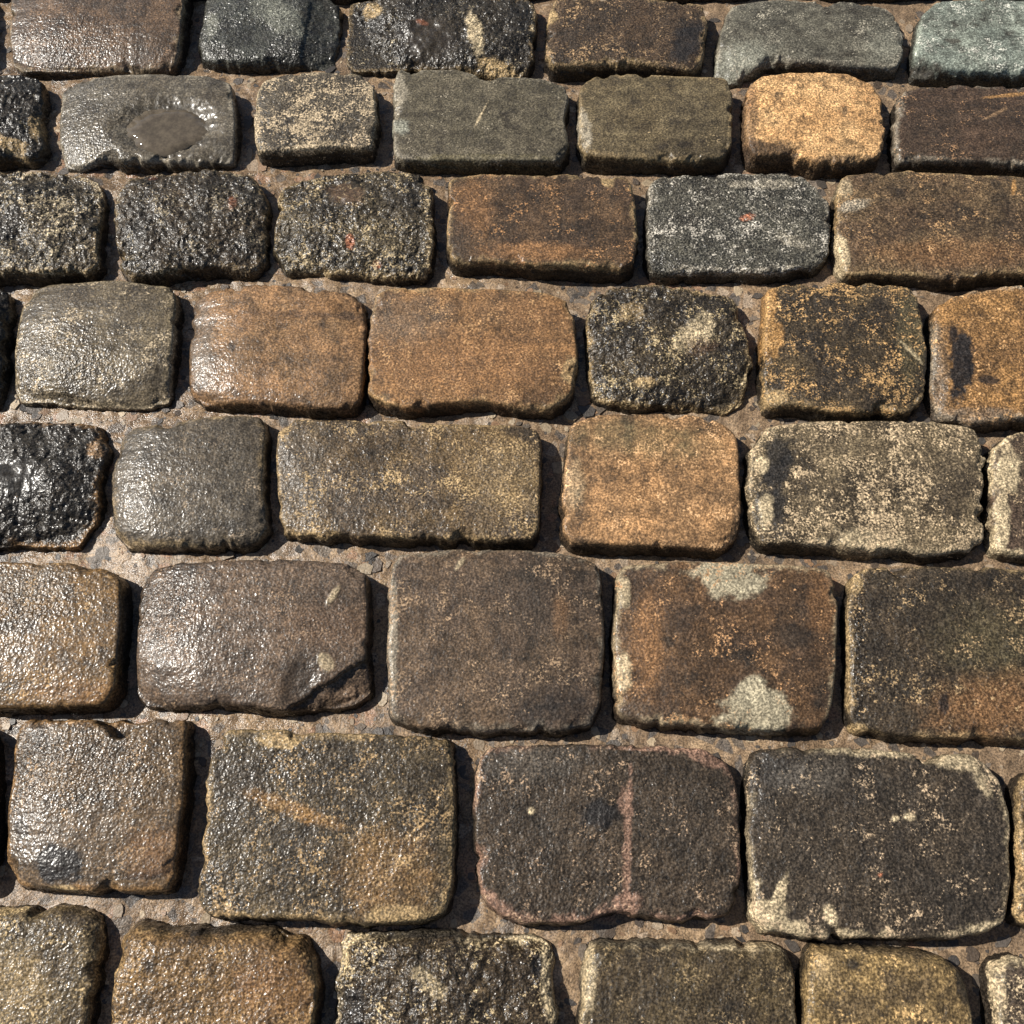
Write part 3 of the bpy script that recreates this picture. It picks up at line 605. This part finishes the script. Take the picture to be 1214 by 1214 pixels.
for wd, wh in ((215, 'above and left of the smooth wet brown sett'), (240, 'above the greenish-grey faceted sett'), (190, 'above the rough black yellow-crusted sett'),
               (230, 'above the gap right of the rough black yellow-crusted sett'), (205, 'above the brown sett with the black right end'),
               (235, 'above the smooth grey-green sett'), (200, 'above the pale green-grey sett with the dark dash'), (180, 'beyond the top right corner')):
    outside(x, x + wd - 16, -100, -17 if x < 500 else -14, where=wh + ', outside the top edge'); x += wd
outside(-215, -12, -20, 72, where='left of the smooth wet brown sett, outside the left edge')
outside(-190, -12, 852, 1058, where='left of the sett with the V-shaped notch, outside the left edge')

# shallow rainwater lying in the hollows
def puddle(cx, cy, rx, ry, rot, host, depth_z, label):
    n = 90; t = np.linspace(0, 2 * math.pi, n, endpoint=False); a = math.radians(rot)
    x0, y0 = at(cx, cy, TOP)
    r = 1 + 0.3 * fbm(np.cos(t) * 0.5, np.sin(t) * 0.5, 3, 3, int(cx))
    px, py = rx * r * np.cos(t), ry * r * np.sin(t)
    X, Y = at(cx + px * math.cos(a) - py * math.sin(a), cy + px * math.sin(a) + py * math.cos(a), TOP)
    rings = [(1.0, -0.003), (0.97, 0.0), (0.6, 0.0), (0.25, 0.0)]
    co = [(x0 + (X - x0) * s - x0, y0 + (Y - y0) * s - y0, np.full(n, z)) for s, z in rings]
    co = np.concatenate([np.stack(c, 1) for c in co] + [np.zeros((1, 3))])
    q = []
    for k in range(3):
        i = np.arange(n); q.append(np.stack([k * n + i, k * n + (i + 1) % n, (k + 1) * n + (i + 1) % n, (k + 1) * n + i], 1))
    i = np.arange(n); tr = np.stack([3 * n + i, 3 * n + (i + 1) % n, np.full(n, 4 * n)], 1)
    if np.cross(np.append(co[1][:2] - co[0][:2], 0), np.append(-co[0][:2], 0))[2] < 0: q = [k[:, ::-1] for k in q]; tr = tr[:, ::-1]
    # the water settles at the height of the floor of its hollow plus its depth
    hm = host.data; vv = np.empty(len(hm.vertices) * 3, np.float32); hm.vertices.foreach_get('co', vv); vv = vv.reshape(-1, 3)
    dd = np.hypot(vv[:, 0] + host.location.x - x0, vv[:, 1] + host.location.y - y0)
    zf = float(vv[np.argsort(dd)[:200], 2].mean())
    o = mesh_obj('puddle', co, np.concatenate(q), tr, PUDDLE, {}, {}, (float(x0), float(y0), zf + depth_z))
    tag(o, label, 'puddle', None)
puddle(197, 148, 52, 27, 0, HOLLOW, 0.0014, 'shallow muddy rainwater in the oval hollow of the grey-brown sett')


# ------------------------------------------------------------------ mortar bed, one sheet to the horizon
core = np.arange(-0.85, 0.8501, 0.003); out = np.array([0.9, 1, 1.2, 1.6, 2.5, 5, 12, 40])
gx = np.concatenate([-out[::-1], core, out])
core = np.arange(-0.28, 1.3501, 0.003)
gy = np.concatenate([-0.3 - out[::-1] + 0.9 - 0.02, core, 1.36 + out - 0.9])
gy = np.unique(gy)
GX, GY = np.meshgrid(gx, gy)
def ground_z(x, y):
    return (0.008 * fbm(x, y, 6, 2, 900) + 0.0030 * fbm(x, y, 30, 4, 901, 0.6) + 0.0014 * fbm(x, y, 90, 3, 902, 0.6))
gz = ground_z(GX, GY)
ny, nx = GX.shape
q = (np.arange(ny - 1)[:, None] * nx + np.arange(nx - 1)[None, :])
quads = np.stack([q, q + 1, q + nx + 1, q + nx], -1).reshape(-1, 4)
gu, gv = to_px(GX, GY, 0)
wetg = np.clip(0.62 - (GX) * 0.9 + 0.9 * fbm(GX, GY, 9, 4, 905), 0, 1).ravel()
g = mesh_obj('ground', np.stack([GX.ravel(), GY.ravel(), gz.ravel()], 1), quads, np.zeros((0, 3), int), MORTAR, {}, {'wet': wetg})
tag(g, 'brown sandy mortar filling the joints between the stone setts', None, None, 'structure')

# crushed stone chips showing in the mortar joints
rng = np.random.default_rng(5)
def inside(x, y, P):
    X1, Y1 = P[:, 0], P[:, 1]; X2, Y2 = np.roll(X1, -1), np.roll(Y1, -1)
    c = ((Y1 > y) != (Y2 > y)) & (x < (X2 - X1) * (y - Y1) / (Y2 - Y1 + 1e-12) + X1)
    return c.sum() % 2 == 1
boxes = [(P[:, 0].min(), P[:, 0].max(), P[:, 1].min(), P[:, 1].max()) for P in FOOT]
vs, fs, cs = [], [], []; cnt = 0
tones = [lin(t) for t in ((120, 108, 96), (172, 152, 128), (92, 85, 80), (156, 120, 88), (188, 168, 138), (96, 82, 70), (78, 74, 72))]
tries = 0
while cnt < 3400 and tries < 90000:
    tries += 1
    x = rng.uniform(-0.8, 0.8); y = rng.uniform(-0.2, 1.25)
    if any(b[0] < x < b[1] and b[2] < y < b[3] and inside(x, y, P) for b, P in zip(boxes, FOOT)): continue
    r = min(0.0016 + rng.exponential(0.0028), 0.013)
    k = rng.integers(6, 9); a0 = rng.uniform(0, 6.28); asp = rng.uniform(0.5, 1); rot = rng.uniform(0, 3.14)
    z0 = float(ground_z(np.array([x]), np.array([y]))[0]); h = 0.0002 + 0.035 * r
    ang = a0 + np.arange(k) / k * 2 * math.pi + rng.uniform(-0.25, 0.25, k); rr = r * rng.uniform(0.75, 1.15, k)
    lx, ly = rr * np.cos(ang), rr * np.sin(ang) * asp
    px_, py_ = x + lx * math.cos(rot) - ly * math.sin(rot), y + lx * math.sin(rot) + ly * math.cos(rot)
    b0 = len(vs); tl = rng.uniform(-0.12, 0.12, 2)
    for i in range(k): vs.append((px_[i], py_[i], z0 - 0.002))
    for i in range(k):
        X_, Y_ = x + (px_[i] - x) * 0.86, y + (py_[i] - y) * 0.86
        vs.append((X_, Y_, z0 + h + (X_ - x) * tl[0] + (Y_ - y) * tl[1]))
    for i in range(k): fs.append((b0 + i, b0 + (i + 1) % k, b0 + k + (i + 1) % k, b0 + k + i))
    fs.append(tuple(b0 + k + i for i in range(k)))
    tn = tones[rng.integers(0, 7)] * rng.uniform(0.7, 1.2); cs += [tn] * (2 * k); cnt += 1
me = bpy.data.meshes.new('gravel'); me.from_pydata(vs, [], fs); me.update()
a = me.attributes.new('tone', 'FLOAT_COLOR', 'POINT')
a.data.foreach_set('color', np.concatenate([np.array(cs), np.ones((len(cs), 1))], 1).astype(np.float32).ravel())
me.materials.append(GRAVEL)
go = bpy.data.objects.new('gravel', me); COL.objects.link(go)
tag(go, 'grey, tan and dark crushed stone chips set in the mortar joints', 'gravel', None, 'stuff')
